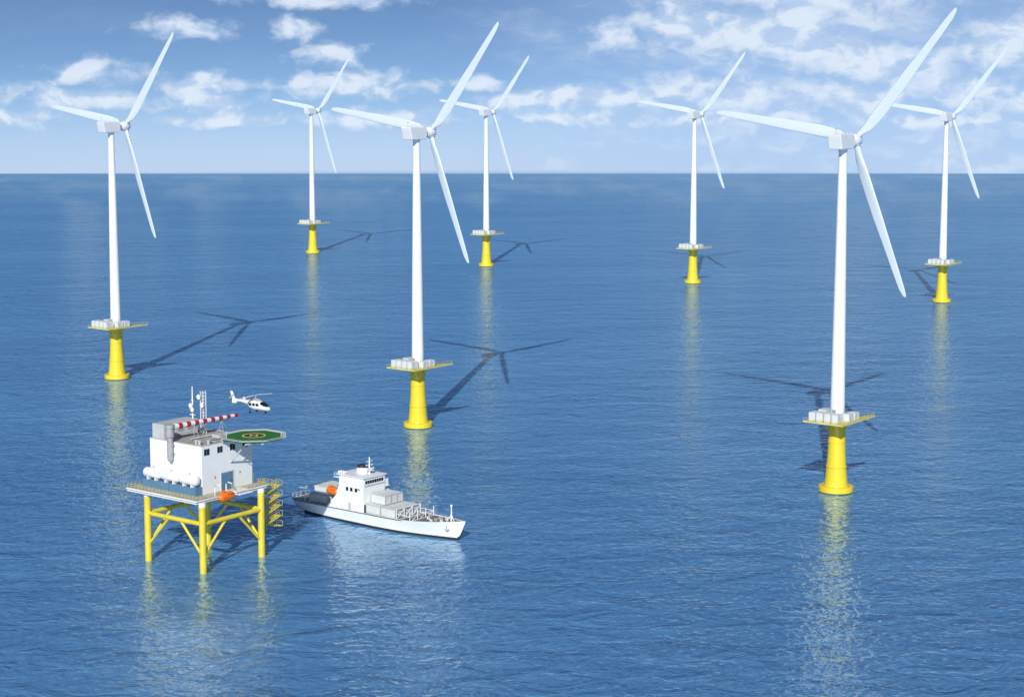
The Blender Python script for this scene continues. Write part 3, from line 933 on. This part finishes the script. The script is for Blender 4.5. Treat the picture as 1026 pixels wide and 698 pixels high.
b = MB(); b.tube([(-6.6, -.9, 3.95), (-6.6, .9, 3.95)], .34, 12); b.box(-7.0, -6.2, -1.1, -.9, 3.4, 4.3); b.box(-7.0, -6.2, .9, 1.1, 3.4, 4.3); b.build('winch', 'grey', sp)
# bow mast
b = MB(); b.tube([(-2.75, 0, 4.0), (-2.75, 0, 7.5)], [.2, .12], 8)
for (dx, dy) in ((-.9, -.6), (-.9, .6), (.9, 0)): b.tube([(-2.75 + dx, dy, 3.9), (-2.75, 0, 5.6)], .09, 6)
b.tube([(-2.75, 0, 7.4), (-2.75, 0, 7.8)], .28, 10)
b.build('bow_mast', 'white', sp)
# cargo rack frames in front of the containers
b = MB()
for x in (-16.0, -11.8):
    for y in (-4.0, -1.4, 1.3, 4.0):
        b.tube([(x, y, 2.9), (x, y, 5.45)], .11, 6)
    if x == -11.8: b.tube([(x, -4.0, 3.3), (x, 4.0, 3.3)], .09, 6)
    for y0_, y1_ in ((-4.0, -1.4), (-1.4, 1.3), (1.3, 4.0)):
        b.tube([(x, y0_, 3.0), (x, y1_, 5.3 if x < -13 else 4.4)], .07, 5); b.tube([(x, y1_, 3.0), (x, y0_, 5.3 if x < -13 else 4.4)], .07, 5)
    b.tube([(x, -4.0, 5.4 if x < -13 else 4.4), (x, 4.0, 5.4 if x < -13 else 4.4)], .09, 6)
for y in (-4.0, 4.0):
    b.tube([(-16.0, y, 4.4), (-11.8, y, 4.4)], .08, 5); b.tube([(-16.0, y, 3.0), (-11.8, y, 4.4)], .07, 5)
b.build('cargo_frame', 'white', sp)


# containers
def container_proto(L, W, H):
    t = thing('shipping_container', 'x', 'container', (0, 0, 0), SA, 'pale grey containers on the ship')
    b = MB()
    b.box(-L / 2 + .06, L / 2 - .06, -W / 2 + .05, W / 2 - .05, .06, H - .05)
    k = int(L / .5)
    for i in range(k):                                   # corrugated sides and roof
        x = -L / 2 + .25 + i * .5
        for s_ in (-1, 1):
            y = s_ * (W / 2 - .05); b.box(x, x + .22, min(y, y + s_ * .05), max(y, y + s_ * .05), .15, H - .15)
        b.box(x, x + .22, -W / 2 + .15, W / 2 - .15, H - .05, H - .01)
    b.build('wall', 'cont', t)
    f = MB(); r = .07
    for sx in (-1, 1):
        for sy in (-1, 1):
            f.box(sx * L / 2 - r, sx * L / 2 + r, sy * W / 2 - r, sy * W / 2 + r, 0, H)
    for sy in (-1, 1):
        for z in (0, H - .12): f.box(-L / 2 + r, L / 2 - r, sy * W / 2 - .06, sy * W / 2 + .06, z, z + .12)
    for sx in (-1, 1):
        for z in (0, H - .12): f.box(sx * L / 2 - .06, sx * L / 2 + .06, -W / 2 + r, W / 2 - r, z, z + .12)
    f.build('frame', 'lgrey', t)
    d = MB()
    for y in (-.35, -.12, .12, .35): d.tube([(L / 2 + .03, y * W, .15), (L / 2 + .03, y * W, H - .15)], .03, 5)
    d.build('lock_rod', 'lgrey', t)
    return t


CL, CW = 4.45, 1.9
pr1 = container_proto(CL, CW, 2.1)
side = ['on the near side', 'second from the near side', 'third from the near side', 'on the far side']
spots = []
for r_, (x, rn) in enumerate(((-23.45, 'rear row'), (-18.7, 'front row'))):
    for j in range(4):
        spots.append((x, -2.95 + j * 1.97, 3.15, 'pale container on the foredeck, %s, %s' % (rn, side[j])))
for j, s1 in enumerate(('nearest the viewer', 'in the middle', 'farthest from the viewer')):
    spots.append((-23.45, -1.3 + j * 1.97, 5.32, 'pale container stacked on top of the foredeck block, %s' % s1))
for j, s1 in enumerate(('nearest the viewer', 'in the middle', 'farthest from the viewer')):
    spots.append((-41.5, -2.0 + j * 1.97, 4.97, 'pale container on the stern deckhouse behind the orange lifeboat, %s' % s1))
for i, (x, y, z, lab) in enumerate(spots):
    o = pr1 if i == 0 else copy_tree(pr1)
    o.location = local(SO, SA, x, y, z); o['label'] = lab
# pedestal under the foredeck block
b = MB(); b.box(-25.8, -16.3, -3.95, 3.95, 2.8, 3.14); b.build('hatch_cover', 'grey', sp)
lifeboat('lifeboat', 'orange enclosed lifeboat hanging on the ship beside its white superstructure', local(SO, SA, -36.4, -4.0, 5.85), SA, 4.2, 1.9, 1.9)
b = MB()
for x in (-38.3, -35.6):
    b.tube([(x, -2.9, 2.8), (x, -2.9, 7.7), (x, -4.0, 8.1)], .11, 6)
b.build('davit', 'white', sp)
